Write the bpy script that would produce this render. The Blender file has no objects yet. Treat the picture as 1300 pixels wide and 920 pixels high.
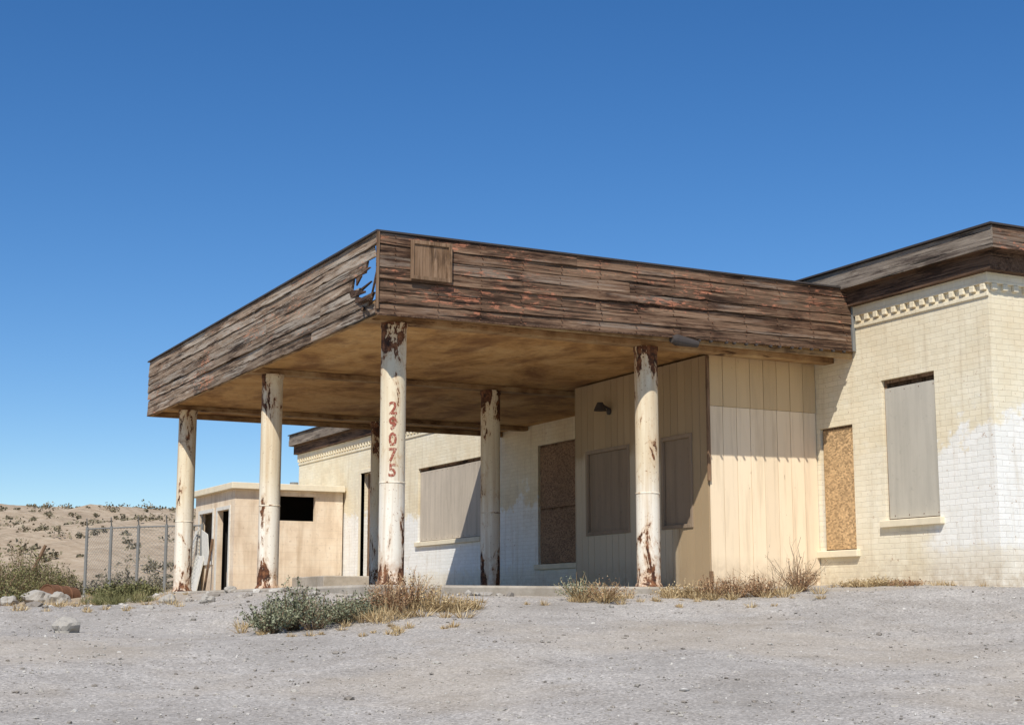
import bpy, bmesh, math, random
import numpy as np
from mathutils import Vector, Matrix, noise as mnoise
random.seed(7); rng=np.random.default_rng(7)
S=bpy.context.scene
AZ=math.radians(27.47); SA,CA=math.sin(AZ),math.cos(AZ)
def W(u,D): return (CA*u*D+SA*D, -SA*u*D+CA*D)
CAMZ=-0.3
# ---------------------------------------------------------------- camera
cd=bpy.data.cameras.new("camera"); cam=bpy.data.objects.new("camera",cd); S.collection.objects.link(cam)
cam.location=(0,0,CAMZ); cam.rotation_euler=(math.radians(90+9.277),0,-AZ)
cd.sensor_width=36; cd.lens=1910/1300*36; cd.clip_start=0.1; cd.clip_end=6000
S.camera=cam
# ---------------------------------------------------------------- light
sd=Vector((-0.56,-0.66,1.0)).normalized()
w=bpy.data.worlds.new("World"); S.world=w; w.use_nodes=True
nt=w.node_tree; bg=nt.nodes['Background']
sk=nt.nodes.new('ShaderNodeTexSky'); sk.sky_type='NISHITA'; sk.sun_disc=False
sk.sun_elevation=math.asin(sd.z); sk.sun_rotation=math.atan2(sd.x,sd.y)%(2*math.pi)
sk.altitude=900; sk.air_density=1.0; sk.dust_density=0.0; sk.ozone_density=3.8
hs=nt.nodes.new('ShaderNodeHueSaturation'); hs.inputs['Hue'].default_value=0.505; hs.inputs['Saturation'].default_value=1.27; hs.inputs['Value'].default_value=1.0
nt.links.new(sk.outputs[0],hs.inputs['Color']); nt.links.new(hs.outputs[0],bg.inputs[0]); bg.inputs[1].default_value=0.115
ld=bpy.data.lights.new("sun",'SUN'); ld.energy=5.0; ld.angle=math.radians(0.53); ld.color=(1,0.95,0.86)
lo=bpy.data.objects.new("sun",ld); S.collection.objects.link(lo); lo.rotation_euler=sd.to_track_quat('Z','Y').to_euler()
S.view_settings.view_transform='Standard'; S.view_settings.look='None'; S.view_settings.exposure=0
# ---------------------------------------------------------------- node helpers
class M:
    def __init__(s,name,rough=0.9):
        s.m=bpy.data.materials.new(name); s.m.use_nodes=True; s.t=s.m.node_tree
        s.b=s.t.nodes['Principled BSDF']; s.b.inputs['Roughness'].default_value=rough
        s.b.inputs['Specular IOR Level'].default_value=0.2
        s.tc=s.n('ShaderNodeTexCoord'); s.obj=s.tc.outputs['Object']
    def n(s,t,**k):
        nd=s.t.nodes.new(t)
        for a,v in k.items(): setattr(nd,a,v)
        return nd
    def l(s,a,b): s.t.links.new(a,b)
    def setin(s,inp,v):
        if isinstance(v,bpy.types.NodeSocket): s.l(v,inp)
        else:
            if isinstance(v,(tuple,list)) and len(v)==3 and inp.type=='RGBA': v=(*v,1)
            inp.default_value=v
    def math(s,op,a,b=0.0,c=None,clamp=False):
        nd=s.n('ShaderNodeMath',operation=op,use_clamp=clamp); s.setin(nd.inputs[0],a); s.setin(nd.inputs[1],b)
        if c is not None: s.setin(nd.inputs[2],c)
        return nd.outputs[0]
    def map(s,vec=None,scale=(1,1,1),loc=(0,0,0)):
        nd=s.n('ShaderNodeMapping'); s.l(vec or s.obj,nd.inputs['Vector']); nd.inputs['Scale'].default_value=scale; nd.inputs['Location'].default_value=loc
        return nd.outputs[0]
    def noise(s,vec=None,scale=5,detail=6,rough=0.6,dist=0):
        nd=s.n('ShaderNodeTexNoise'); s.l(vec or s.obj,nd.inputs['Vector']); nd.inputs['Scale'].default_value=scale
        nd.inputs['Detail'].default_value=min(detail,5); nd.inputs['Roughness'].default_value=rough; nd.inputs['Distortion'].default_value=dist
        return nd.outputs['Fac']
    def voro(s,vec=None,scale=5,feature='F1',out='Distance'):
        nd=s.n('ShaderNodeTexVoronoi',feature=feature); s.l(vec or s.obj,nd.inputs['Vector']); nd.inputs['Scale'].default_value=scale
        return nd.outputs[out]
    def ramp(s,fac,stops,interp='LINEAR'):
        nd=s.n('ShaderNodeValToRGB'); s.setin(nd.inputs[0],fac); e=nd.color_ramp.elements; nd.color_ramp.interpolation=interp
        while len(e)<len(stops): e.new(0.5)
        for i,(p,c) in enumerate(stops):
            e[i].position=p; e[i].color=(*c,1) if isinstance(c,(tuple,list)) else (c,c,c,1)
        return nd.outputs[0]
    def mix(s,f,a,b,bt='MIX'):
        nd=s.n('ShaderNodeMix',data_type='RGBA',blend_type=bt); s.setin(nd.inputs[0],f); s.setin(nd.inputs[6],a); s.setin(nd.inputs[7],b)
        return nd.outputs[2]
    def mr(s,v,a,b,c=0,d=1):
        nd=s.n('ShaderNodeMapRange'); s.setin(nd.inputs[0],v); nd.inputs[1].default_value=a; nd.inputs[2].default_value=b; nd.inputs[3].default_value=c; nd.inputs[4].default_value=d
        return nd.outputs[0]
    def xyz(s,vec=None):
        nd=s.n('ShaderNodeSeparateXYZ'); s.l(vec or s.obj,nd.inputs[0]); return nd.outputs
    def comb(s,x,y,z=0.0):
        nd=s.n('ShaderNodeCombineXYZ')
        for i,v in enumerate((x,y,z)): s.setin(nd.inputs[i],v)
        return nd.outputs[0]
    def bump(s,h,strength=0.5,dist=0.01,prev=None):
        nd=s.n('ShaderNodeBump'); s.l(h,nd.inputs['Height']); nd.inputs['Strength'].default_value=strength; nd.inputs['Distance'].default_value=dist
        if prev: s.l(prev,nd.inputs['Normal'])
        return nd.outputs[0]
    def rand(s): return s.n('ShaderNodeNewGeometry').outputs['Random Per Island']
    def orand(s): return s.n('ShaderNodeObjectInfo').outputs['Random']
    def done(s,col,nrm=None):
        s.setin(s.b.inputs['Base Color'],col)
        if nrm: s.l(nrm,s.b.inputs['Normal'])
        return s.m

# ---------------------------------------------------------------- materials
def mat_wood(name,axis,dark,mid,light,paint,pamt,grey=None,gamt=0.5):
    k=M(name,0.85)
    sc=[16,16,16]; sc[axis]=0.7
    r=k.rand(); off=k.math('MULTIPLY',r,37.0)
    v=k.n('ShaderNodeVectorMath',operation='ADD'); k.l(k.obj,v.inputs[0]); k.l(k.comb(off,off,off),v.inputs[1]); v=v.outputs[0]
    g=k.noise(k.map(v,sc),1.6,8,0.75,0.6)
    sc2=[3,3,5]; sc2[axis]=0.9
    g2=k.noise(k.map(None,sc2),1.0,7,0.7)
    col=k.ramp(g,[(0.36,dark),(0.5,mid),(0.66,light)])
    col=k.mix(k.mr(g2,0.46,0.62,0,.65),col,k.mix(0.5,mid,light))
    col=k.mix(k.mr(g2,0.38,0.47,.75,0),col,dark)
    if grey:
        sg=[2.2,2.2,4.5]; sg[axis]=0.5
        gg=k.noise(k.map(v,sg),1.0,5,0.65); col=k.mix(k.math('MULTIPLY',k.mr(gg,gamt,gamt+.1,0,.85),k.mr(g,.40,.52)),col,grey)
    col=k.mix(1.0,col,k.ramp(r,[(0,0.70),(0.5,0.95),(1,1.18)]),'MULTIPLY')
    sc3=[15,15,20]; sc3[axis]=6.0
    p=k.noise(k.map(v,sc3),1.0,6,0.75,0.3)
    sb=[1,1,2.6]; sb[axis]=.55
    big=k.noise(k.map(None,sb,(3.3,1.7,.4)),1.1,4,0.6)
    pm=k.math('ADD',p,k.math('MULTIPLY',k.math('SUBTRACT',big,0.5),0.85))
    pm=k.mr(pm,pamt,pamt+0.06)
    pm=k.math('MULTIPLY',pm,k.mr(g,0.40,0.52))
    pc=k.mix(k.noise(k.obj,19,3),paint,tuple(min(1,c*1.4+.07) for c in paint))
    col=k.mix(k.math('MULTIPLY',pm,0.72),col,pc)
    sc4=[1,1,34]; sc4[axis]=0.7
    cr=k.noise(k.map(v,sc4),1.0,5,0.6)
    crk=k.ramp(cr,[(0.36,0.2),(0.41,1.0)])
    col=k.mix(1.0,col,crk,'MULTIPLY')
    b=k.bump(k.math('ADD',g,k.math('MULTIPLY',crk,.6)),0.8,0.012)
    return k.done(col,b)
wood_front=mat_wood("weathered_wood_front",0,(.030,.015,.009),(.125,.068,.040),(.30,.20,.13),(.38,.135,.065),0.605,(.23,.18,.14),.54)
wood_side=mat_wood("weathered_wood_side",1,(.055,.033,.021),(.21,.14,.09),(.43,.345,.26),(.44,.18,.09),0.615,(.40,.345,.28),.49)
wood_grey=mat_wood("weathered_wood_grey",1,(.07,.05,.04),(.2,.16,.125),(.36,.30,.24),(.3,.2,.13),0.95)
wood_brown=mat_wood("weathered_wood_brown",1,(.03,.016,.01),(.10,.055,.032),(.2,.125,.08),(.3,.12,.05),0.8)
wood_z=mat_wood("old_timber",2,(.06,.035,.02),(.17,.10,.055),(.3,.2,.13),(.3,.12,.05),0.95)

def mat_brick():
    k=M("painted_brick",0.85)
    o=k.xyz(); h=k.math('ADD',o[0],o[1]); vec=k.comb(h,o[2],0.0)
    wob=k.noise(None,5,2,.5)
    vec2=k.n('ShaderNodeVectorMath',operation='ADD'); k.l(vec,vec2.inputs[0]); wv=k.math('MULTIPLY',k.math('SUBTRACT',wob,.5),.026); k.l(k.comb(wv,wv,0.0),vec2.inputs[1]); vec=vec2.outputs[0]
    br=k.n('ShaderNodeTexBrick'); k.l(vec,br.inputs['Vector']); br.inputs['Scale'].default_value=1
    br.inputs['Brick Width'].default_value=0.23; br.inputs['Row Height'].default_value=0.080; br.inputs['Mortar Size'].default_value=0.005; br.inputs['Mortar Smooth'].default_value=0.8
    br.inputs['Color1'].default_value=(1,1,1,1); br.inputs['Color2'].default_value=(.93,.93,.92,1); br.inputs['Mortar'].default_value=(.87,.85,.82,1)
    n1=k.noise(None,0.9,6,0.65); n2=k.noise(None,6,6,0.7)
    cream=k.ramp(n1,[(0.3,(.76,.64,.44)),(0.55,(.83,.74,.55)),(0.75,(.86,.80,.65))])
    white=(.88,.86,.80)
    edge=k.math('ADD',k.math('MULTIPLY',n1,2.2),k.math('MULTIPLY',n2,0.9))
    wm=k.math('SUBTRACT',k.math('ADD',edge,0.55),o[2]); wm=k.mr(wm,-0.05,0.12)
    wm=k.math('MULTIPLY',wm,k.mr(k.math('ADD',o[2],k.math('MULTIPLY',n2,0.8)),0.85,1.0,0.55,1.0))
    yy=k.math('ADD',o[1],k.math('MULTIPLY',n1,1.6)); wing=k.math('MAXIMUM',k.mr(yy,17.0,17.3,1,0),k.mr(yy,19.6,20.0,0,1))
    wm=k.math('MULTIPLY',wm,k.math('ADD',k.math('MULTIPLY',wing,0.85),0.15))
    col=k.mix(wm,cream,white)
    col=k.mix(1.0,col,br.outputs['Color'],'MULTIPLY')
    ch=k.noise(None,14,8,0.75); chm=k.mr(k.math('ADD',ch,k.math('MULTIPLY',n1,0.2)),0.75,0.79)
    col=k.mix(chm,col,(.42,.27,.17))
    gr=k.mr(o[2],0.0,0.6,0.8,0); col=k.mix(k.math('MULTIPLY',gr,k.mr(n2,.3,.65)),col,(.42,.32,.21))
    st=k.noise(k.map(None,(6,6,0.5)),1,5,0.6); col=k.mix(k.mr(st,0.53,0.78,0,0.45),col,(.50,.39,.25))
    big=k.noise(None,2.6,7,.7); col=k.mix(k.mr(big,.52,.74,0,.28),col,(.55,.45,.31))
    hh=k.math('ADD',k.math('MULTIPLY',br.outputs['Fac'],-.6),k.math('MULTIPLY',n2,1.0))
    b=k.bump(hh,0.6,0.010); b=k.bump(ch,0.3,0.006,b)
    return k.done(col,b)
brick=mat_brick()

def mat_siding(name,c1,c2,whiteY=None):
    k=M(name,0.8); o=k.xyz(); r=k.rand()
    n1=k.noise(None,1.1,6,0.6); st=k.noise(k.map(None,(9,9,0.6)),1,6,0.65)
    col=k.mix(n1,c1,c2); col=k.mix(1.0,col,k.ramp(r,[(0,0.91),(1,1.04)]),'MULTIPLY')
    col=k.mix(k.mr(st,0.5,0.8,0,0.5),col,(.42,.31,.19))
    if whiteY is not None:
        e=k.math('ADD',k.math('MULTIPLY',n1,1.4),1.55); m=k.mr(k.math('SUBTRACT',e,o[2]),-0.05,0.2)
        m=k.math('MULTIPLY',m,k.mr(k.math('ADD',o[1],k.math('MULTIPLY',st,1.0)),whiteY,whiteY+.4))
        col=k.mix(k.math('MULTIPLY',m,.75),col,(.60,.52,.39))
    g=k.mr(o[2],-.1,0.5,0.9,0); col=k.mix(k.math('MULTIPLY',g,k.mr(k.noise(None,7,5),.3,.6)),col,(.34,.25,.16))
    ch=k.noise(k.map(None,(20,20,5)),1,6,0.7); col=k.mix(k.mr(ch,0.68,0.72),col,(.3,.2,.12))
    return k.done(col,k.bump(st,0.25,0.01))
siding_front=mat_siding("siding_cream",(.82,.66,.46),(.86,.72,.53))
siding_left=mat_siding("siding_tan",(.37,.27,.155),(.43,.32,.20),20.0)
siding_upper=mat_siding("siding_upper",(.60,.44,.25),(.66,.50,.30))

def mat_column():
    k=M("flaking_column_paint",0.7); o=k.xyz(); r=k.orand(); off=k.math('MULTIPLY',r,51.0)
    v=k.n('ShaderNodeVectorMath',operation='ADD'); k.l(k.obj,v.inputs[0]); k.l(k.comb(off,off,off),v.inputs[1]); v=v.outputs[0]
    n1=k.noise(k.map(v,(1.2,1.2,.5)),3.4,9,0.72,0.5); n2=k.noise(v,12,6,0.7); n3=k.noise(v,1.3,4,0.5)
    top=k.mr(o[2],2.6,3.4,0,0.14); bot=k.mr(o[2],0.0,0.9,0.11,0)
    s=k.math('ADD',k.math('ADD',n1,top),k.math('ADD',bot,k.math('MULTIPLY',k.math('SUBTRACT',n2,.5),0.16)))
    rust=k.mr(s,0.605,0.62); halo=k.mr(s,0.53,0.615)
    cream=k.mix(n3,(.66,.55,.37),(.78,.70,.54))
    lw=k.mr(k.math('ADD',o[2],k.math('MULTIPLY',n1,1.2)),1.6,2.4,1,0)
    cream=k.mix(k.math('MULTIPLY',lw,.6),cream,(.86,.83,.76))
    st=k.noise(k.map(v,(9,9,.35)),1,7,.65); cream=k.mix(k.mr(st,0.46,0.72,0,0.7),cream,(.44,.28,.14))
    cream=k.mix(k.math('MULTIPLY',halo,.55),cream,(.46,.26,.12))
    gr=k.mr(o[2],0.0,0.45,.8,0); cream=k.mix(k.math('MULTIPLY',gr,k.mr(n2,.3,.6)),cream,(.38,.20,.10))
    sp=k.noise(v,30,4,.7); cream=k.mix(k.mr(sp,.63,.67,0,.75),cream,(.25,.12,.06))
    rc=k.ramp(n2,[(0.35,(.025,.015,.012)),(0.5,(.10,.04,.02)),(0.68,(.27,.12,.055))])
    col=k.mix(rust,cream,rc)
    b=k.bump(rust,0.5,-0.004); b=k.bump(n2,0.2,0.005,b)
    return k.done(col,b)
colmat=mat_column()

def mat_ceiling():
    k=M("stained_soffit_plaster",0.9)
    n1=k.noise(None,0.7,7,0.7,0.5); n2=k.noise(None,8,6,.7); n3=k.noise(k.map(None,(1.2,.5,1)),1.3,6,.6)
    col=k.ramp(n1,[(0.32,(.24,.12,.045)),(0.48,(.52,.30,.115)),(0.68,(.66,.43,.20))])
    col=k.mix(k.mr(n3,.50,.64,0,.75),col,(.22,.105,.045)); col=k.mix(k.mr(n2,.52,.70,0,.5),col,(.17,.085,.04))
    return k.done(col,k.bump(n2,.7,.015))
ceil_m=mat_ceiling()
def mat_beam():
    k=M("soffit_beam_paint",0.85); n=k.noise(None,2,7,.65); n2=k.noise(k.map(None,(.6,.6,5)),3,6,.7)
    col=k.ramp(n,[(.3,(.14,.075,.035)),(.5,(.34,.21,.10)),(.7,(.48,.34,.18))]); col=k.mix(k.mr(n2,.56,.64),col,(.08,.04,.02))
    return k.done(col,k.bump(n2,.4,.01))
beam_m=mat_beam()
def mat_osb(name,c,dk=1.0):
    k=M(name,.8); r=k.voro(k.map(None,(1,1,1.7)),26,out='Color'); f=k.xyz(r)
    n=k.noise(None,1.6,4,.6)
    col=k.ramp(f[0],[(0,tuple(x*.55*dk for x in c)),(.5,tuple(x*dk for x in c)),(1,tuple(min(1,x*1.35*dk) for x in c))])
    col=k.mix(k.mr(n,.4,.7,0,.5),col,tuple(x*.55 for x in c))
    return k.done(col,k.bump(f[0],.3,.004))
osb=mat_osb("osb_board",(.54,.36,.19)); osb_d=mat_osb("osb_board_weathered",(.28,.175,.105))
def mat_ply(name,c,amt=.45):
    k=M(name,.8); st=k.noise(k.map(None,(7,7,.5)),1.2,7,.7); n=k.noise(None,.9,5,.6); sp=k.noise(None,11,5,.7); r=k.rand()
    col=k.mix(n,tuple(x*.78 for x in c),tuple(x*1.12 for x in c)); col=k.mix(k.mr(st,.45,.7,0,amt),col,tuple(x*.5 for x in c))
    col=k.mix(k.mr(sp,.60,.68,0,.4),col,tuple(x*.6 for x in c)); col=k.mix(1.0,col,k.ramp(r,[(0,.88),(1,1.05)]),'MULTIPLY')
    return k.done(col,k.bump(st,.3,.004))
ply_grey=mat_ply("plywood_grey",(.54,.50,.42),.3); ply_tan=mat_ply("plywood_tan",(.31,.235,.165)); ply_beige=mat_ply("plywood_beige",(.56,.48,.38),.5)
def mat_flat(name,c,rough=.8,var=.25,sc=6):
    k=M(name,rough); n=k.noise(None,sc,6,.65)
    return k.done(k.mix(n,tuple(x*(1-var) for x in c),tuple(min(1,x*(1+var)) for x in c)),k.bump(n,.3,.005))
dark=mat_flat("painted_interior_shade",(.02,.018,.015)); metal=mat_flat("dark_metal_flashing",(.06,.05,.045),.5); galv=mat_flat("galvanised_steel",(.20,.20,.19),.5)
trim=mat_flat("cream_trim",(.74,.65,.48),.85,.2,5)
def mat_red():
    k=M("faded_red_paint",.85); n=k.noise(None,38,6,.7)
    return k.done(k.mix(k.mr(n,.54,.62),(.30,.085,.055),(.62,.47,.34)))
red=mat_red()
def mat_shed():
    k=M("shed_stucco",.9); o=k.xyz(); n=k.noise(None,1.5,7,.65); st=k.noise(k.map(None,(5,5,.5)),1,6,.65); f=k.noise(None,9,6,.7)
    col=k.ramp(n,[(.3,(.62,.48,.34)),(.5,(.74,.60,.44)),(.7,(.80,.69,.54))]); col=k.mix(k.mr(st,.48,.75,0,.6),col,(.42,.30,.19))
    col=k.mix(k.mr(f,.62,.68,0,.6),col,(.40,.29,.2)); g=k.mr(o[2],0,.7,.7,0); col=k.mix(k.math('MULTIPLY',g,f),col,(.36,.26,.17))
    c_=k.math('FRACT',k.math('MULTIPLY',o[2],5.0)); ln=k.mr(c_,.0,.08,.86,1.0); col=k.mix(1.0,col,ln,'MULTIPLY')
    return k.done(col,k.bump(f,.4,.01))
shedp=mat_shed()
whitew=mat_flat("peeling_white_paint",(.66,.63,.56),.85,.3,9); rustm=mat_flat("rusty_steel",(.16,.08,.045),.85,.5,12)
def mat_conc():
    k=M("weathered_concrete",.95); n=k.noise(None,1.2,7,.65); n2=k.noise(None,14,6,.7)
    col=k.ramp(n,[(.3,(.26,.22,.17)),(.5,(.38,.335,.275)),(.7,(.47,.42,.35))]); col=k.mix(k.mr(n2,.5,.7,0,.35),col,(.2,.17,.13))
    return k.done(col,k.bump(n2,.5,.01))
conc=mat_conc()
def mat_ground():
    k=M("gravel_and_desert_soil",1.0); o=k.xyz()
    n0=k.noise(None,.35,4,.6); n1=k.noise(None,1.3,5,.7); n2=k.noise(None,22,4,.75)
    vn=k.n('ShaderNodeTexVoronoi',feature='F1'); k.l(k.obj,vn.inputs['Vector']); vn.inputs['Scale'].default_value=56; v1=vn.outputs['Color']; vd=vn.outputs['Distance']
    g=k.ramp(n1,[(.3,(.315,.285,.25)),(.5,(.395,.365,.33)),(.72,(.46,.43,.39))])
    f=k.xyz(v1); st=k.ramp(f[0],[(0,.58),(.25,.88),(.75,1.04),(1,1.4)]); g=k.mix(1.0,g,st,'MULTIPLY')
    g=k.mix(k.mr(n0,.48,.62,0,.35),g,(.42,.35,.26))
    g=k.mix(k.mr(n0,.34,.46,.35,0),g,(.26,.24,.215))
    g=k.mix(k.mr(n2,.53,.70,0,.4),g,(.23,.20,.17))
    soil=k.ramp(n1,[(.3,(.32,.235,.155)),(.5,(.44,.345,.24)),(.72,(.53,.44,.325))]); soil=k.mix(k.mr(n2,.48,.7,0,.4),soil,(.26,.19,.125))
    hb=k.noise(None,.09,5,.7); soil=k.mix(k.mr(hb,.45,.62,0,.5),soil,(.30,.22,.145))
    hs_=k.noise(None,.9,4,.7); soil=k.mix(k.mr(hs_,.54,.62,0,.4),soil,(.21,.165,.11))
    d=k.math('ADD',k.math('ADD',k.math('MULTIPLY',o[0],-.55),k.math('MULTIPLY',o[1],.84)),k.math('MULTIPLY',n0,8))
    m=k.mr(d,19,25)
    col=k.mix(m,g,soil)
    b=k.bump(vd,.4,.009); b=k.bump(k.math('ADD',n1,k.math('MULTIPLY',n2,.35)),.6,.045,b)
    return k.done(col,b)
ground_m=mat_ground()
def mat_leaf(name,stops,rough=.8):
    k=M(name,rough); r=k.rand(); col=k.ramp(r,stops)
    m=k.done(col); return m
leaf_sage=mat_leaf("sagebrush_leaf",[(0,(.10,.11,.06)),(.5,(.19,.20,.12)),(1,(.33,.34,.23))])
leaf_green=mat_leaf("creosote_leaf",[(0,(.07,.075,.03)),(.5,(.15,.15,.065)),(1,(.28,.26,.12))])
leaf_dist=mat_leaf("distant_shrub_leaf",[(0,(.10,.09,.06)),(.4,(.17,.15,.095)),(.75,(.25,.21,.14)),(1,(.33,.28,.19))])
straw=mat_leaf("dry_straw",[(0,(.26,.17,.08)),(.5,(.46,.33,.17)),(1,(.66,.53,.31))])
rusty_straw=mat_leaf("rusty_dry_weed",[(0,(.16,.08,.04)),(.5,(.34,.20,.11)),(1,(.52,.36,.2))])
twig_m=mat_leaf("dry_twig",[(0,(.14,.09,.05)),(1,(.36,.27,.18))])
def mat_stone():
    k=M("stone",.95); r=k.rand(); n=k.noise(None,25,5,.7)
    return k.done(k.mix(1.0,k.ramp(r,[(0,(.22,.19,.16)),(.4,(.35,.32,.28)),(.8,(.44,.41,.36)),(1,(.60,.57,.52))]),k.ramp(n,[(.3,.75),(.7,1.1)]),'MULTIPLY'),k.bump(n,.5,.01))
stone=mat_stone()

# ---------------------------------------------------------------- mesh helpers
def empty(name,loc=(0,0,0)):
    e=bpy.data.objects.new(name,None); e.location=loc; S.collection.objects.link(e); return e
def mesh_obj(name,V,F,mat,parent=None,smooth=False):
    me=bpy.data.meshes.new(name); me.from_pydata([tuple(v) for v in V],[],[tuple(int(i) for i in f) for f in F]); me.update()
    if mat: me.materials.append(mat)
    if smooth:
        for p in me.polygons: p.use_smooth=True
    o=bpy.data.objects.new(name,me); S.collection.objects.link(o)
    if parent: o.parent=parent
    return o
class MB:
    def __init__(s): s.V=[]; s.F=[]
    def box(s,x0,x1,y0,y1,z0,z1,jit=0):
        n=len(s.V)
        for x in (x0,x1):
            for y in (y0,y1):
                for z in (z0,z1): s.V.append((x+random.uniform(-jit,jit),y+random.uniform(-jit,jit),z+random.uniform(-jit,jit)))
        s.F+=[(n,n+1,n+3,n+2),(n+4,n+6,n+7,n+5),(n,n+4,n+5,n+1),(n+2,n+3,n+7,n+6),(n,n+2,n+6,n+4),(n+1,n+5,n+7,n+3)]
        return s
    def prism(s,pts_bottom,pts_top):
        n=len(s.V); k=len(pts_bottom); s.V+=list(pts_bottom)+list(pts_top)
        s.F.append(tuple(range(n+k-1,n-1,-1))); s.F.append(tuple(range(n+k,n+2*k)))
        for i in range(k):
            j=(i+1)%k; s.F.append((n+i,n+j,n+k+j,n+k+i))
    def cyl(s,a,b,r,r2=None,seg=10):
        a=Vector(a); b=Vector(b); d=(b-a).normalized(); u=d.orthogonal().normalized(); v=d.cross(u); r2=r if r2 is None else r2
        s.prism([tuple(a+(u*math.cos(t)+v*math.sin(t))*r) for t in [2*math.pi*i/seg for i in range(seg)]],
                [tuple(b+(u*math.cos(t)+v*math.sin(t))*r2) for t in [2*math.pi*i/seg for i in range(seg)]])
        return s
    def obj(s,name,mat,parent=None,bevel=0,smooth=False):
        o=mesh_obj(name,s.V,s.F,mat,parent,smooth)
        bm=bmesh.new(); bm.from_mesh(o.data); bmesh.ops.recalc_face_normals(bm,faces=bm.faces); bm.to_mesh(o.data); bm.free()
        if bevel:
            m=o.modifiers.new('bevel','BEVEL'); m.width=bevel; m.segments=1; m.limit_method='ANGLE'
        return o
def cells(a0,a1,z0,z1,ops):
    xs=sorted({a0,a1,*[o[0] for o in ops],*[o[1] for o in ops]}); out=[]
    for i in range(len(xs)-1):
        l,r=xs[i],xs[i+1]; m=(l+r)/2; iv=sorted([(o[2],o[3]) for o in ops if o[0]<m<o[1]]); z=z0
        for b,t in iv:
            if b>z: out.append((l,r,z,b))
            z=t
        if z<z1: out.append((l,r,z,z1))
    return out
# ---------------------------------------------------------------- terrain
def ss(a,b,x):
    t=np.clip((x-a)/(b-a),0,1); return t*t*(3-2*t)
PD=[-80,0,8,12,15,17.5,19,21,30,45,53,62,80,110,150,200,400,3000]
PZ=[-1.7,-1.5,-1.05,-.68,-.36,-.08,.14,.22,.23,.26,.45,1.1,3.0,6.6,10.2,12.0,10,0]
def gz(X,Y):
    X=np.asarray(X,float);Y=np.asarray(Y,float)
    D=SA*X+CA*Y; r=CA*X-SA*Y
    h=np.interp(D,PD,PZ)
    h=h-.17*(1-ss(5.6,7.3,X))*ss(15,18,D)*(1-ss(36,46,D))
    h=h+.10*ss(12,15,X)*ss(16,19,D)*(1-ss(40,50,D))
    far=ss(48,90,D)
    h=h+far*(0.9*np.sin(r*.045+1.0)+.6*np.sin(r*.11+D*.05)+.35*np.sin(r*.23-D*.09+2)) -far*np.clip(r-10,0,400)*.01
    near=ss(6,9,D)*(1-ss(18,20,D))
    h=h+.03*np.sin(r*.9+D*.5)+.015*np.sin(r*2.3-D*1.1)*near
    return h+CAMZ
def axis(lst):
    out=[]
    for a,b,st in lst: out+=list(np.arange(a,b,st))
    return np.array(out)
Ds=axis([(-80,0,10),(0,8,1),(8,22,.12),(22,60,.6),(60,240,3),(240,600,20),(600,3001,200)])
rs=axis([(-2400,-300,150),(-300,-60,8),(-60,-12,.8),(-12,14,.16),(14,60,1.5),(60,300,12),(300,2500,150)])
RR,DD=np.meshgrid(rs,Ds); X=CA*RR+SA*DD; Y=-SA*RR+CA*DD
Z=gz(X,Y)
nz=rng.normal(0,1,Z.shape); nz=(nz+np.roll(nz,1,0)+np.roll(nz,1,1)+np.roll(nz,(1,1),(0,1)))/2
Z+=nz*np.where((DD>8)&(DD<22),.004,np.where(DD>60,.14,.010))
nr,nc=Z.shape; V=np.stack([X,Y,Z],-1).reshape(-1,3); idx=np.arange(nr*nc).reshape(nr,nc)
F=np.stack([idx[:-1,:-1],idx[:-1,1:],idx[1:,1:],idx[1:,:-1]],-1).reshape(-1,4)
mesh_obj("ground",V,F,ground_m,None,True)

# ---------------------------------------------------------------- gas station
B=empty("abandoned_gas_station")
XW=15.16
ops=[(16.08,17.20,.98,3.06),(17.88,18.66,.58,2.48),(26.2,27.97,.61,3.1),(30.7,34.2,1.31,3.12),(37.1,38.0,.30,3.3)]
wb=MB()
for a,b,z0,z1 in cells(14.97,43.05,-.4,4.12,ops): wb.box(XW,XW+.3,a,b,z0,z1)
wb.box(XW+.3,25,14.97,15.27,-.4,4.12); wb.box(XW+.3,25,42.75,43.05,-.4,4.12); wb.box(24.7,25,15.27,42.75,-.4,4.12)
wb.obj("brick_walls",brick,B)
cb=MB(); 
cb.box(XW-.045,25.05,14.925,43.1,4.12,4.27)
y=14.98
while y<43.0:
    cb.box(XW-.05,XW-.001,y,y+.09,4.03,4.117); y+=.20
x=XW+.05
while x<24.9: cb.box(x,x+.09,14.92,14.969,4.03,4.117); x+=.20
cb.box(XW-.025,XW-.001,14.95,43.07,3.94,4.0)
cb.obj("brick_cornice",brick,B,.006)
rb=MB(); 
rb.box(15.03,25.2,14.78,43.2,4.272,4.52); rb.obj("roof_fascia_lower",wood_brown,B)
rb=MB(); y=14.6
while y<43.3:
    y2=min(43.3,y+random.uniform(3.5,5)); 
    for i,(za,zb) in enumerate([(4.53,4.69),(4.693,4.83)]):
        rb.box(14.9+.012*i,14.93,y,y2-.004,za,zb,.002)
    y=y2
rb.obj("roof_fascia_boards",wood_grey,B)
rb=MB(); rb.box(14.931,25.3,14.6,14.63,4.53,4.83); rb.obj("roof_fascia_front",wood_front,B)
rb=MB(); rb.box(14.935,25.3,14.635,43.3,4.523,4.84); rb.obj("roof_deck",wood_brown,B)
rb=MB(); rb.box(14.87,25.33,14.57,43.33,4.842,4.868); rb.obj("roof_edge_flashing",metal,B)
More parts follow.
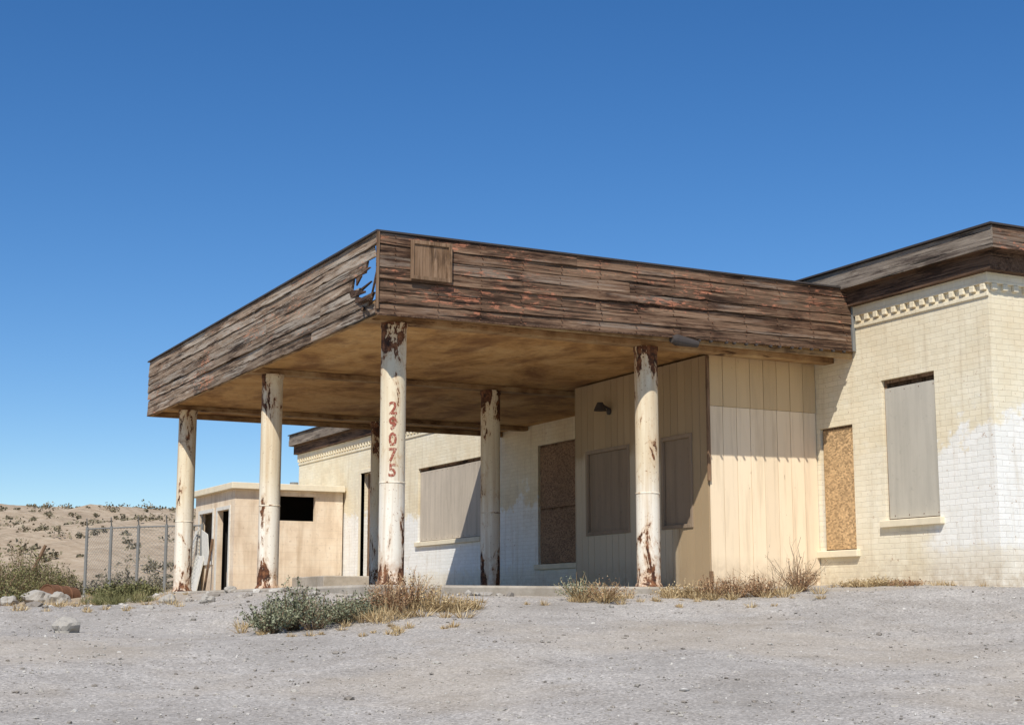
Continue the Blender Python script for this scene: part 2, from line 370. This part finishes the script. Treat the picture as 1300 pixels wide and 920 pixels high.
def board(y0,y1,z0,z1,mat,name,gap=.05,seams=0,x=XW):
    f=MB(); t=.05
    f.box(x+.06,x+.12,y0,y0+t,z0,z1); f.box(x+.06,x+.12,y1-t,y1,z0,z1); f.box(x+.06,x+.12,y0+t,y1-t,z1-t,z1); f.box(x+.06,x+.12,y0+t,y1-t,z0,z0+t)
    f.box(x+.13,x+.15,y0,y1,z0,z1)
    f.obj(name+"_frame",wood_z,B,.004)
    b=MB(); n=seams+1; wd=(y1-y0-.06)/n
    for i in range(n): b.box(x+.035+.004*i,x+.055,y0+.03+i*wd,y0+.03+(i+1)*wd-.012,z0+.02,z1-gap-random.uniform(0,.015),.004)
    b.obj(name,mat,B)
    nl=MB(); yy=y0+.06
    while yy<y1-.05:
        for zz_ in (z0+.06,z1-gap-.05): nl.cyl((x+.03,yy,zz_),(x+.036,yy,zz_),.008,.008,6)
        yy+=.3
    nl.obj(name+"_nails",rustm,B)
board(*ops[0],ply_grey,"boarded_window",.13); board(*ops[1],osb,"boarded_window",.03); board(*ops[3],ply_beige,"boarded_window",.08,3)
board(26.2,27.97,.61,1.75,osb_d,"boarded_window",.02); board(26.2,27.97,1.75,3.1,osb_d,"boarded_window",.05)
d=MB(); d.box(XW+.2,XW+.24,37.1,38.0,.3,3.3); d.obj("door_leaf",wood_z,B)
d=MB(); d.box(XW-.03,XW+.1,37.0,37.1,.3,3.4); d.box(XW-.03,XW+.1,38.0,38.1,.3,3.4); d.box(XW-.03,XW+.1,37.1,38.0,3.3,3.4); d.obj("door_frame",trim,B,.004)
sl=MB()
for (a,b,z0,z1) in (ops[0],ops[1],ops[2],ops[3]): sl.box(XW-.07,XW+.03,a-.08,b+.08,z0-.11,z0-.003)
sl.obj("window_sills",trim,B,.01)
def planks(mb,kind,c,a0,a1,z0,z1,ops,wd):
    a=a0
    while a<a1-.01:
        b=min(a+wd,a1); j=random.uniform(-.003,.003)
        for l,r,p,q in cells(a,b-.008,z0,z1,[(max(o[0],a),min(o[1],b-.008),o[2],o[3]) for o in ops if o[0]<b-.008 and o[1]>a]):
            if kind=='y': mb.box(l,r,c+j,c+.02,p,q)
            else: mb.box(c+j,c+.02,l,r,p,q)
        a=b
pb=MB(); planks(pb,'y',18.74,13.115,XW-.004,-.25,2.74,[],.256); pb.obj("porch_siding_front",siding_front,B)
pb=MB(); planks(pb,'y',18.725,13.115,XW-.004,2.745,3.52,[],.256); pb.obj("porch_siding_front_upper",siding_upper,B)
lops=[(19.17,20.04,.92,2.37),(20.99,22.40,.92,2.37)]
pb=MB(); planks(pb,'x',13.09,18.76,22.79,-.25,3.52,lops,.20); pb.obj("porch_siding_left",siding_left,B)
pb=MB(); pb.box(13.115,XW-.01,18.765,18.80,-.25,3.5)
for l,r,p,q in cells(18.8,22.79,-.25,3.5,lops): pb.box(13.112,13.16,l,r,p,q)
pb.box(13.16,XW-.01,22.75,22.79,-.25,3.5); pb.obj("porch_wall_core",wood_brown,B)
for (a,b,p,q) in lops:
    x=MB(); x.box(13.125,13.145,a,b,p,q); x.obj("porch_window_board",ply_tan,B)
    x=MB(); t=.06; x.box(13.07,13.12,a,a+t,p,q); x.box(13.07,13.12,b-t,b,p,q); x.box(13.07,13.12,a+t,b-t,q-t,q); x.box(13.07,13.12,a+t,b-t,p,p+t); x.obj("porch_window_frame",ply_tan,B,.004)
x=MB(); x.box(13.055,13.11,18.70,18.735,1.6,3.5); x.box(13.055,13.11,18.70,18.735,-.2,.25); x.obj("corner_trim_strip",wood_z,B,.003)
x=MB(); x.cyl((13.08,21.6,3.02),(12.9,21.6,3.10),.02); x.cyl((12.9,21.6,3.12),(12.9,21.6,2.98),.05,.11,14); x.cyl((13.09,21.6,2.98),(13.06,21.6,2.98),.06,.06,12); x.obj("porch_wall_lamp",metal,B)

# --- canopy
x0,x1,y0,y1=7.26,15.02,17.75,29.68
c=MB(); c.box(x0+.05,XW-.005,y0+.05,y1-.05,3.56,3.64); c.obj("canopy_soffit",ceil_m,B)
c=MB()
for yy in (18.36,23.42,28.5): c.box(x0+.075,XW-.006,yy-.11,yy+.11,3.47,3.557)
c.box(x0+.03,x0+.07,y0+.06,y1-.06,3.45,3.66); c.box(x0+.08,XW-.007,y1-.09,y1-.052,3.45,3.555)
c.box(x0+.09,XW-.02,y0+.045,y0+.085,3.47,3.555)
c.obj("canopy_beams",beam_m,B,.006)
c=MB(); c.box(x0+.075,XW-.01,y0+.06,y1-.06,3.66,3.70); c.obj("canopy_roof_deck",metal,B)
def zb_front(x): return 3.455+.135*(x-x0)/(x1-x0)
def plank_run(f,axis_,c,a,b,lo_fn,hi_fn,j,i,ragged=False,am=.005):
    n=max(2,int((b-a)/.14)); base=len(f.V); rl=random.uniform(0,50)
    for k_ in range(n+1):
        t=k_/n; p=a+(b-.005-a)*t
        lo_=lo_fn(p)+am*1.4*mnoise.noise((p*2.2,rl,0))+random.uniform(-.002,.002); hi=hi_fn(p)+am*1.4*mnoise.noise((p*2.2,rl,9))+random.uniform(-.002,.002)
        if random.random()<.07: lo_+=random.uniform(.004,.018)
        pl=ph=p
        if ragged and k_==0: pl+=random.uniform(-.05,.10); ph+=random.uniform(-.14,.05)
        wv=j+.010*mnoise.noise((p*.9,i*3.3,rl))
        tilt=.008
        if axis_==0: f.V+=[(pl,c+wv-tilt,lo_),(ph,c+wv+tilt*.5,hi),(ph,c+.03,hi),(pl,c+.03,lo_)]
        else: f.V+=[(c+wv-tilt,pl,lo_),(c+wv+tilt*.5,ph,hi),(c+.03,ph,hi),(c+.03,pl,lo_)]
    for k_ in range(n):
        q=base+4*k_
        for e in range(4): f.F.append((q+e,q+(e+1)%4,q+4+(e+1)%4,q+4+e))
    f.F.append((base,base+3,base+2,base+1)); q=base+4*n; f.F.append((q,q+1,q+2,q+3))
rows=7; f=MB()
for i in range(rows):
    x=x0-.012; xe=15.095
    br_=[xe] if i%2 else [random.uniform(9.5,12.8),xe]
    for xb in br_:
        j=random.uniform(-.012,.008)
        plank_run(f,0,y0,x,xb,lambda p,i=i:zb_front(p)+(4.545-zb_front(p))*i/rows+.004,lambda p,i=i:zb_front(p)+(4.545-zb_front(p))*(i+1)/rows-.004,j,i,am=.007)
        x=xb
f.obj("canopy_fascia_front",wood_front,B)
f=MB(); f.prism([(x0+.03,y0+.032,3.47),(15.09,y0+.032,3.60),(15.09,y0+.042,3.60),(x0+.03,y0+.042,3.47)],[(x0+.03,y0+.032,4.53),(15.09,y0+.032,4.53),(15.09,y0+.042,4.53),(x0+.03,y0+.042,4.53)]); f.obj("canopy_fascia_front_backing",wood_brown,B)
f=MB(); zb=3.46
for i in range(rows):
    ys=y0+.035; hr={3:.82,2:.62,4:.42,1:.16,5:.10}.get(i,0); y=ys+hr
    br_=[random.uniform(21,24),y1] if i%2 else [random.uniform(19.6,22),random.uniform(24.5,27.5),y1]
    for m_i,yb in enumerate(br_):
        j=random.uniform(-.014,.010)
        plank_run(f,1,x0,y,yb,lambda p,i=i:zb+(4.545-zb)*i/rows+.004,lambda p,i=i:zb+(4.545-zb)*(i+1)/rows-.004,j,i,m_i==0 and hr>0,.009)
        y=yb
f.obj("canopy_fascia_left",wood_side,B)
f=MB(); f.box(x0+.032,x0+.042,18.85,y1-.02,3.67,4.53); f.box(x0+.045,XW-.02,y1-.01,y1+.02,3.46,4.54); f.obj("canopy_fascia_backing",wood_brown,B)
f=MB()
def shard(p,q,w0,w1):
    p=Vector(p);q=Vector(q); up=Vector((0,0,1)); n=Vector((.012,0,0))
    f.prism([tuple(p-up*w0-n),tuple(p+up*w0-n),tuple(p+up*w0+n),tuple(p-up*w0+n)],[tuple(q-up*w1-n),tuple(q+up*w1*.3-n),tuple(q+up*w1*.3+n),tuple(q-up*w1+n)])
shard((7.27,18.75,3.90),(7.20,18.02,3.80),.06,.02); shard((7.28,18.6,3.80),(7.15,17.86,3.66),.05,.015); shard((7.27,18.5,4.02),(7.24,18.25,4.06),.05,.01)
shard((7.27,18.45,3.72),(7.19,17.78,3.70),.05,.03); shard((7.29,18.3,3.64),(7.13,17.95,3.52),.04,.01); shard((7.27,17.80,4.02),(7.25,17.98,3.62),.03,.02)
shard((7.27,18.35,4.12),(7.22,17.9,4.10),.03,.006); shard((7.3,18.7,3.86),(7.3,18.05,3.95),.03,.01)
f.obj("broken_plank_splinters",wood_brown,B)
f=MB(); f.box(x0-.03,15.13,y0-.03,y0+.05,4.548,4.572); f.box(x0-.03,x0+.05,y0+.051,y1+.03,4.548,4.572); f.box(x0+.051,15.1,y1-.03,y1+.03,4.548,4.572)
f.obj("canopy_edge_flashing",metal,B)
f=MB(); f.box(x0-.026,x0+.012,y0-.030,y0-.022,3.52,4.546); f.obj("canopy_corner_flashing",wood_z,B)
f=MB(); f.box(15.10,15.155,y0-.03,y0+.04,3.58,4.50); f.obj("canopy_end_trim",galv,B,.004)
f=MB(); f.prism([(x0,y0-.026,3.442),(15.09,y0-.026,3.578),(15.09,y0+.0,3.578),(x0,y0+.0,3.442)],[(x0,y0-.026,3.462),(15.09,y0-.026,3.598),(15.09,y0+.0,3.598),(x0,y0+.0,3.462)]); f.obj("canopy_bottom_strip",wood_brown,B)
f=MB()
for i in range(14):
    xx=12.3+i*.2+random.uniform(-.04,.04); f.cyl((xx,y0-.05,zb_front(xx)-.03),(xx,y0+.0,zb_front(xx)-.03),.018,.018,8)
f.obj("canopy_bolts",metal,B)
f=MB()
for i in range(rows):
    xx=7.5
    while xx<15:
        zz_=zb_front(xx)+(4.545-zb_front(xx))*(i+.5)/rows
        for dz in (-.04,.04): f.cyl((xx,y0-.025,zz_+dz),(xx,y0+.0,zz_+dz),.007,.007,6)
        xx+=.62+random.uniform(-.02,.02)
f.obj("fascia_nails",rustm,B)
f=MB(); f.box(7.72,8.28,y0-.05,y0-.028,3.975,4.46); f.obj("sign_backboard",wood_z,B,.003)
f=MB(); t=.05
f.box(7.70,7.70+t,y0-.07,y0-.051,3.955,4.48); f.box(8.30-t,8.30,y0-.07,y0-.051,3.955,4.48); f.box(7.70+t,8.30-t,y0-.07,y0-.051,4.48-t,4.48); f.box(7.70+t,8.30-t,y0-.07,y0-.051,3.955,3.955+t)
f.obj("sign_frame",wood_z,B,.003)
f=MB(); f.cyl((11.9,y0+.02,3.50),(12.22,y0-.05,3.45),.085,.05,14); f.cyl((12.0,y0+.05,3.56),(12.0,y0+.05,3.48),.02); f.cyl((11.8,y0,3.50),(11.9,y0+.02,3.5),.05,.085,14); f.obj("canopy_floodlight",metal,B)
def column(name,X_,Y_):
    seg=40; r=.170; zs=[-.25,0,.02,.05,.06]+[i*.2+.2 for i in range(16)]+[3.40,3.41,3.468]; R=[r+.0]*len(zs)
    R[0]=R[1]=r+.03; R[2]=r+.03; R[3]=r+.012; R[-1]=R[-2]=r+.012
    V=[];F=[]
    for z,rr in zip(zs,R):
        for i in range(seg):
            t=2*math.pi*i/seg; V.append((rr*math.cos(t),rr*math.sin(t),z))
    for a in range(len(zs)-1):
        for i in range(seg): F.append((a*seg+i,a*seg+(i+1)%seg,(a+1)*seg+(i+1)%seg,(a+1)*seg+i))
    o=mesh_obj(name,V,F,colmat,B,True); o.location=(X_,Y_,0)
    V=[];F=[]; 
    for z,rr in ((1.32,r),(1.326,r+.006),(1.338,r+.006),(1.344,r)):
        for i in range(seg): t=2*math.pi*i/seg; V.append((rr*math.cos(t),rr*math.sin(t),z))
    for a in range(3):
        for i in range(seg): F.append((a*seg+i,a*seg+(i+1)%seg,(a+1)*seg+(i+1)%seg,(a+1)*seg+i))
    q=mesh_obj("column_weld_ring",V,F,colmat,B,True); q.location=(X_,Y_,0)
for X_ in (7.76,11.75):
    for Y_ in (18.36,23.42,28.5): column("canopy_column",X_,Y_)
cx,cy=7.76,18.36; fa=math.atan2(-cy,-cx)
for i,ch in enumerate("29075"):
    cu=bpy.data.curves.new("t",'FONT'); cu.body=ch; cu.size=.235; cu.offset=.006; cu.align_x='CENTER'; cu.resolution_u=3
    to=bpy.data.objects.new("t",cu); S.collection.objects.link(to); bpy.context.view_layer.update()
    me=bpy.data.meshes.new_from_object(to.evaluated_get(bpy.context.evaluated_depsgraph_get())); bpy.data.objects.remove(to)
    bm=bmesh.new(); bm.from_mesh(me)
    for k_ in range(-8,9):
        bmesh.ops.bisect_plane(bm,geom=bm.verts[:]+bm.edges[:]+bm.faces[:],plane_co=(k_*.012,0,0),plane_no=(1,0,0))
    zc=2.23-i*.205
    for v in bm.verts:
        x_,y_=v.co.x*.95,v.co.y; a=fa+x_/.172; v.co=(cx+.1735*math.cos(a),cy+.1735*math.sin(a),zc+y_)
    bm.to_mesh(me); bm.free(); me.materials.clear(); me.materials.append(red)
    o=bpy.data.objects.new("painted_numeral",me); S.collection.objects.link(o); o.parent=B
f=MB(); f.box(7.1,13.2,17.6,30.3,-.45,-.006); f.obj("forecourt_slab",conc,B,.03)
f=MB(); f.box(13.5,15.13,36.3,38.7,-.2,.52); f.box(13.1,13.49,36.5,38.5,-.2,.25); f.obj("landing_steps",conc,B,.02)
# ---------------------------------------------------------------- shed
Sd=empty("storage_shed")
f=MB()
for l,r,p,q in cells(12.03,15.1,-.4,2.86,[(13.26,14.30,2.05,2.72)]): f.box(l,r,39.2,39.35,p,q)
for l,r,p,q in cells(39.35,43.0,-.4,2.86,[(39.65,40.75,-.05,2.35),(41.2,42.5,1.0,2.35)]): f.box(12.03,12.18,l,r,p,q)
f.box(12.18,15.1,42.85,43.0,-.4,2.86); f.obj("shed_walls",shedp,Sd)
f=MB(); f.box(11.88,15.10,39.02,43.15,2.863,3.03); f.obj("shed_roof",trim,Sd,.01)
f=MB(); f.box(12.2,15.0,40.9,40.94,-.1,2.85); f.box(14.9,14.95,39.4,42.8,-.1,2.85); f.obj("shed_shade_sheets",dark,Sd)  # near-black sheets; the shade inside the shed is put into their colour
f=MB(); f.box(12.0,12.06,39.55,39.648,.0,2.45); f.box(12.0,12.06,40.752,40.85,0,2.45); f.box(12.0,12.06,39.65,40.75,2.352,2.45)
f.box(12.0,12.06,41.1,41.198,.9,2.45); f.box(12.0,12.06,42.502,42.6,.9,2.45); f.box(12.0,12.06,41.2,42.5,2.352,2.45); f.box(12.0,12.06,41.2,42.5,.9,.998); f.obj("shed_frames",whitew,Sd)
f=MB()
f.prism([(11.98,41.3,.9),(11.98,42.0,.9),(12.0,42.0,.9),(12.0,41.3,.9)],[(11.98,41.55,1.75),(11.98,42.15,1.9),(12.0,42.15,1.9),(12.0,41.55,1.75)])
f.prism([(11.72,41.9,-.2),(11.72,42.7,-.2),(11.75,42.7,-.2),(11.75,41.9,-.2)],[(11.97,41.8,1.15),(11.97,42.65,1.2),(12.0,42.65,1.2),(12.0,41.8,1.15)])
f.prism([(11.6,42.6,-.2),(11.6,42.9,-.2),(11.63,42.9,-.2),(11.63,42.6,-.2)],[(11.96,42.5,1.9),(11.96,42.72,1.9),(11.99,42.72,1.9),(11.99,42.5,1.9)])
f.obj("shed_loose_boards",whitew,Sd)
f=MB(); f.box(12.25,12.7,39.9,40.4,-.1,.7,.04); f.box(12.3,12.5,40.1,40.6,.72,1.0,.05); f.cyl((12.3,39.8,-.1),(12.25,40.3,1.8),.03); f.cyl((11.7,40.9,-.2),(12.0,41.1,1.6),.035); f.obj("shed_clutter",wood_z,Sd)
f=MB(); f.cyl((14.3,41,3.03),(14.3,41,3.25),.12,.12,12); f.obj("shed_roof_vent",galv,Sd)
# ---------------------------------------------------------------- chain link fence
Fe=empty("chain_link_fence")
pts=[W(-.205,43),W(-.2285,43),W(-.247,43),W(-.265,43.4),W(-.281,44)]
f=MB(); H=2.05
gp=[(a,b,float(gz(a,b))) for a,b in pts]
for (a,b,g) in gp: f.cyl((a,b,g-.2),(a,b,g+H+.05),.045,.045,8); f.cyl((a,b,g+H+.05),(a-.05,b-.12,g+H+.3),.02,.015,6)
for p,q in zip(gp[:-1],gp[1:]): f.cyl((p[0],p[1],p[2]+H),(q[0],q[1],q[2]+H),.022,.022,6)
f.obj("fence_posts",galv,Fe)
V=[];F=[]
def strip(a,b,w_):
    a=Vector(a);b=Vector(b);d=(b-a).normalized(); n=Vector((0.46,0.88,0)).cross(d).normalized()*w_
    i=len(V); V.extend([a-n,a+n,b+n,b-n]); F.append((i,i+1,i+2,i+3))
for p,q in zip(gp[:-1],gp[1:]):
    p=Vector(p);q=Vector(q);L=(q-p).length; s_=.11
    t=-H
    while t<L:
        for sg in (1,-1):
            ta,tb=(t,t+H); za,zb_=(0,H) if sg==1 else (H,0)
            c0=max(0,ta); c1=min(L,tb)
            if c1>c0:
                f0=(c0-ta)/H; f1=(c1-ta)/H
                A=p.lerp(q,c0/L); Bq=p.lerp(q,c1/L); A.z+=za+(zb_-za)*f0; Bq.z+=za+(zb_-za)*f1; strip(A,Bq,.003)
        t+=s_
mesh_obj("fence_mesh",V,F,galv,Fe)
f=MB(); a=W(-.325,38); g=float(gz(*a)); b=W(-.308,38); f.cyl((*a,g-.1),(*b,g+1.35),.05,.04,8); f.obj("leaning_post",wood_z)
def drum(u,D):
    X_,Y_=W(u,D); g=float(gz(X_,Y_)); seg=28; L=.8; ro=.22
    prof=[(.02,.0),(.02,.18),(0,.205),(0,ro),(.02,ro)]
    for c_ in (.26,.54): prof+=[(c_-.02,ro),(c_,ro+.014),(c_+.02,ro)]
    prof+=[(L-.02,ro),(L,ro),(L,.205),(L-.02,.18),(L-.02,.0)]
    V=[];F=[]
    for (l,r) in prof:
        for i in range(seg): t=2*math.pi*i/seg; V.append((l,max(r,.001)*math.cos(t),max(r,.001)*math.sin(t)))
    for k_ in range(len(prof)-1):
        for i in range(seg): j=(i+1)%seg; F.append((k_*seg+i,k_*seg+j,(k_+1)*seg+j,(k_+1)*seg+i))
    o=mesh_obj("rusty_drum",V,F,rustm,None,False); o.location=(X_,Y_,g+.17); o.rotation_euler=(0,0.08,math.radians(35))
    bm=bmesh.new(); bm.from_mesh(o.data); bmesh.ops.recalc_face_normals(bm,faces=bm.faces); bm.to_mesh(o.data); bm.free()
drum(-.306,32)
# ---------------------------------------------------------------- stones
def ico():
    bm=bmesh.new(); bmesh.ops.create_icosphere(bm,subdivisions=1,radius=1); V=np.array([v.co[:] for v in bm.verts]); F=np.array([[v.index for v in f.verts] for f in bm.faces]); bm.free(); return V,F
IV,IF=ico()
def stones(name,P,R,mat):
    n=len(P); j=rng.uniform(.65,1.25,(n,len(IV),1)); sc=np.stack([rng.uniform(.7,1.4,n),rng.uniform(.7,1.4,n),rng.uniform(.4,.8,n)],-1)[:,None,:]
    a=rng.uniform(0,6.28,n); c,s_=np.cos(a)[:,None],np.sin(a)[:,None]
    v=IV[None]*j*sc; x_=v[...,0]*c-v[...,1]*s_; y_=v[...,0]*s_+v[...,1]*c; v=np.stack([x_,y_,v[...,2]],-1)*R[:,None,None]+P[:,None,:]
    F=(IF[None]+np.arange(n)[:,None,None]*len(IV)).reshape(-1,3); return mesh_obj(name,v.reshape(-1,3),F,mat)
n=9000; D_=8+14*rng.uniform(0,1,n)**.9; r_=rng.uniform(-.40,.38,n)*D_; Xp=CA*r_+SA*D_; Yp=-SA*r_+CA*D_
k_=~((Xp>7)&(Yp>17.5)); Xp,Yp=Xp[k_],Yp[k_]; n=len(Xp); R=.004+.005*rng.exponential(1,n); big=rng.uniform(0,1,n)<.007; R=np.where(big,R+rng.uniform(.008,.032,n),np.clip(R,0,.022))
stones("gravel",np.stack([Xp,Yp,gz(Xp,Yp)+R*.15],-1),R,stone)
n=600; D_=rng.uniform(20,48,n); r_=rng.uniform(-.42,-.17,n)*D_; Xp=CA*r_+SA*D_; Yp=-SA*r_+CA*D_; R=.012+.02*rng.exponential(1,n)
stones("gravel",np.stack([Xp,Yp,gz(Xp,Yp)+R*.2],-1),R,stone)
n=60; t=rng.uniform(0,1,n); Xp=np.where(t<.6,7.0-rng.exponential(.15,n),rng.uniform(7,9,n)); Yp=np.where(t<.6,rng.uniform(17.5,30,n),17.45-rng.exponential(.1,n)); R=rng.uniform(.02,.08,n)
stones("rubble",np.stack([Xp,Yp,gz(Xp,Yp)+R*.3],-1),R,stone)
def rock(u,D,R):
    bm=bmesh.new(); bmesh.ops.create_icosphere(bm,subdivisions=3,radius=1)
    for v in bm.verts:
        q=v.co*1.3+Vector((u*50,D,0)); v.co*=1+.45*mnoise.noise(q)+.15*mnoise.noise(q*3); v.co.z*=.75
    me=bpy.data.meshes.new("rock"); bm.to_mesh(me); bm.free(); me.materials.append(stone); o=bpy.data.objects.new("rock",me); S.collection.objects.link(o)
    X_,Y_=W(u,D); o.location=(X_,Y_,float(gz(X_,Y_))+R*.35); o.scale=(R,R,R); o.rotation_euler=(0,0,random.uniform(0,6))
rock(-.292,17,.15); rock(-.20,21,.10); rock(-.225,22,.12); rock(-.312,31,.26); rock(-.297,30.5,.2); rock(-.33,30,.18); rock(-.185,24,.10)
# ---------------------------------------------------------------- plants
def ribbons(P,Wd):
    N,K,_=P.shape; a=rng.uniform(0,math.pi,N); side=np.stack([np.cos(a),np.sin(a),np.zeros(N)],-1)[:,None,:]
    L=P-side*Wd[...,None]; Rr=P+side*Wd[...,None]; V=np.stack([L,Rr],2).reshape(-1,3)
    base=(np.arange(N)*K*2)[:,None]+np.arange(K-1)[None]*2; F=np.stack([base,base+1,base+3,base+2],-1).reshape(-1,4); return V,F
def quads(C,s0,s1,up=.3,wr=.35):
    n=len(C); a=rng.normal(0,1,(n,3)); a[:,2]+=up; a/=np.linalg.norm(a,axis=1)[:,None]; b=np.cross(a,rng.normal(0,1,(n,3))); b/=np.linalg.norm(b,axis=1)[:,None]
    l=rng.uniform(s0,s1,n)[:,None]; a=a*l; b=b*l*wr
    V=np.stack([C-b*.6,C+a*.5-b,C+a,C+a*.5+b],1).reshape(-1,3); F=np.arange(n*4).reshape(n,4); return V,F
def stems(N,K,h,spread,droop=.2,cone=1.0,base=.05):
    a=rng.uniform(0,6.283,N); el=rng.uniform(0,1,N)**.7*cone; L=h*rng.uniform(.6,1.05,N)*(1-.25*el)
    t=np.linspace(0,1,K)[None]; rad=spread*el[:,None]*t**.85; r0=base*np.sqrt(rng.uniform(0,1,N))[:,None]
    x_=np.cos(a)[:,None]*(rad+r0); y_=np.sin(a)[:,None]*(rad+r0); z_=L[:,None]*t*(1-droop*el[:,None]*t)
    w_=rng.normal(0,.03*h,(N,K,3))*t[...,None]; return np.stack([x_,y_,z_],-1)+w_
def shrub(name,u,D,h,spread,nst,nlf,leaf,l0,l1,stemmat=None,stretch=(1,1),parent=None):
    X_,Y_=W(u,D); P=stems(nst,6,h,spread,.35); P[...,0]*=stretch[0]; P[...,1]*=stretch[1]
    o=empty(name,(X_,Y_,float(gz(X_,Y_))-.02))
    V,F=ribbons(P,np.linspace(.006,.002,6)[None]*np.ones((nst,1))*max(1,h)); mesh_obj("stems",V,F,stemmat or twig_m,o)
    if nlf:
        i=rng.integers(0,nst,nst*nlf); t=rng.uniform(.25,1,nst*nlf)*5; k0=np.clip(t.astype(int),0,4); fr=(t-k0)[:,None]
        C=P[i,k0]*(1-fr)+P[i,k0+1]*fr+rng.normal(0,.015*max(1,h*1.5),(len(i),3)); V,F=quads(C,l0,l1); mesh_obj("leaves",V,F,leaf,o)
    return o
def grass(name,cs,mat,nb,h,sp=.08):
    PP=[];WW=[]
    for (X_,Y_,s_) in cs:
        g=float(gz(X_,Y_)); P=stems(nb,4,h*s_,h*s_*.8,.5,1.0,sp*s_); P+=np.array([X_,Y_,g-.01]); PP.append(P); WW.append(np.ones((nb,1))*np.array([.004,.0035,.0025,.001])[None])
    V,F=ribbons(np.concatenate(PP),np.concatenate(WW)); return mesh_obj(name,V,F,mat)
def px2u(px): return (px-650)/1910/1.013
shrub("sagebrush",px2u(345),16.8,.48,.36,110,20,leaf_sage,.018,.04)
shrub("sagebrush",px2u(372),17.2,.68,.34,110,20,leaf_sage,.018,.04)
shrub("sagebrush",px2u(398),17.0,.54,.34,90,18,leaf_sage,.015,.035)
shrub("sagebrush",px2u(438),17.3,.42,.36,90,18,leaf_sage,.015,.035)
shrub("sagebrush",px2u(468),17.5,.36,.28,70,16,leaf_sage,.015,.035)
shrub("dry_weed",px2u(497),17.5,.60,.36,150,8,rusty_straw,.012,.03,rusty_straw)
shrub("dry_weed",px2u(525),17.8,.56,.34,120,6,straw,.012,.03,rusty_straw)
shrub("dry_weed",px2u(555),17.7,.34,.34,120,6,straw,.012,.03,straw)
shrub("dry_weed",px2u(585),17.9,.22,.3,90,6,straw,.012,.03,straw)
shrub("dry_weed",px2u(735),18.9,.40,.34,110,8,leaf_sage,.012,.03,straw)
shrub("dry_weed",px2u(768),18.7,.36,.38,110,8,rusty_straw,.012,.03,straw)
for px,D,h,s_,m in ((852,19.5,.22,.3,straw),(878,19.3,.28,.3,straw),(905,19.2,.36,.34,rusty_straw),(935,19.3,.40,.36,rusty_straw),(965,19.4,.36,.3,rusty_straw),(1016,20.2,.48,.34,rusty_straw),(1090,20.6,.15,.3,straw),(1120,20.6,.18,.3,straw),(1150,20.5,.14,.3,rusty_straw)):
    shrub("dry_weed",px2u(px),D,h,s_,100,7,m,.012,.03,m)
shrub("tumbleweed",px2u(1010),20.3,.85,.5,40,2,rusty_straw,.01,.02,twig_m)
shrub("tumbleweed",px2u(985),20.4,.55,.8,16,1,rusty_straw,.01,.02,twig_m)
def scat(pa,pb,Da,Db,n,s0=.5,s1=1.2): 
    out=[]
    for _ in range(n):
        D=random.uniform(Da,Db); X_,Y_=W(px2u(random.uniform(pa,pb)),D); out.append((X_,Y_,random.uniform(s0,s1)))
    return out
grass("dry_grass",scat(400,605,17.0,18.3,46)+scat(300,345,17.2,18,6,.4,.8)+scat(330,580,15.9,16.9,18,.2,.5),straw,50,.24)
grass("dry_grass",scat(715,800,18.5,19.6,16,.4,1)+scat(845,1045,18.9,20,40,.4,1)+scat(600,1050,18.2,18.9,16,.2,.5),straw,45,.24)
grass("dry_grass",scat(1050,1300,20.4,21.2,28,.25,.7)+scat(1085,1180,20.3,21,10,.4,.8),straw,36,.2)
grass("dry_grass",scat(0,240,19,26,34,.3,.8)+scat(0,220,30,46,60,.6,1.6),straw,36,.22)
grass("green_grass",scat(110,200,24,27,30,.5,1.2)+scat(400,480,17.4,18,8,.5,.9),leaf_green,55,.28)
for u_px,D,h,s_ in ((140,27,.42,.45),(175,27,.36,.4),(20,36,1.1,.8),(45,37,1.3,.7),(-10,34,1.5,.9),(66,40,1.2,.8),(5,31,.5,.6),(28,39,1.7,.8)):
    shrub("creosote_bush",px2u(u_px),D,h,s_,110,16,leaf_green,.03,.06)
for u_px,D,h,s_ in ((85,46,1.0,.8),(150,49,1.1,.8),(195,50,.9,.8),(120,47,.7,.7),(170,46,.7,.7)):
    shrub("desert_shrub",px2u(u_px),D,h,s_,100,16,leaf_dist,.05,.10)
# hillside shrubs: one clumped mass
n=3200; D_=54+130*rng.uniform(0,1,n)**.8; r_=rng.uniform(-.62,.0,n)*D_
cl=np.array([mnoise.noise((a*.07,b*.05,3.1))+.5*mnoise.noise((a*.25,b*.2,7.7)) for a,b in zip(r_,D_)])
kp=rng.uniform(-.35,.75,n)<cl; D_,r_=D_[kp],r_[kp]
D_=np.concatenate([D_,rng.uniform(150,190,90)]); r_=np.concatenate([r_,rng.uniform(-.62,.0,90)*D_[-90:]])
n=len(D_); Xp=CA*r_+SA*D_; Yp=-SA*r_+CA*D_; keep=~((Xp>11)&(Yp<46)); Xp,Yp,D_=Xp[keep],Yp[keep],D_[keep]; n=len(Xp)
szs=.16+.22*rng.exponential(1,n); szs=np.clip(szs,.16,1.1)
m_=44
g=rng.normal(0,1,(n,m_,3)); g/=np.linalg.norm(g,axis=2)[...,None]; g*=rng.uniform(.2,1,(n,m_,1))**.6; g[...,2]=np.abs(g[...,2])*.8
C=g*szs[:,None,None]*rng.uniform(.75,1.2,(n,m_,1))+np.stack([Xp,Yp,gz(Xp,Yp)-.05],-1)[:,None,:]
V,F=quads(C.reshape(-1,3),.10,.22,.3,.5); mesh_obj("hillside_shrubs",V,F,leaf_dist)
X_,Y_=12.6,21.5; P=stems(14,6,1.35,.55,.1)+np.array([X_,Y_,3.75]); V,F=ribbons(P,np.linspace(.004,.002,6)[None]*np.ones((14,1))); mesh_obj("roof_twigs",V,F,twig_m,B)
print("done")
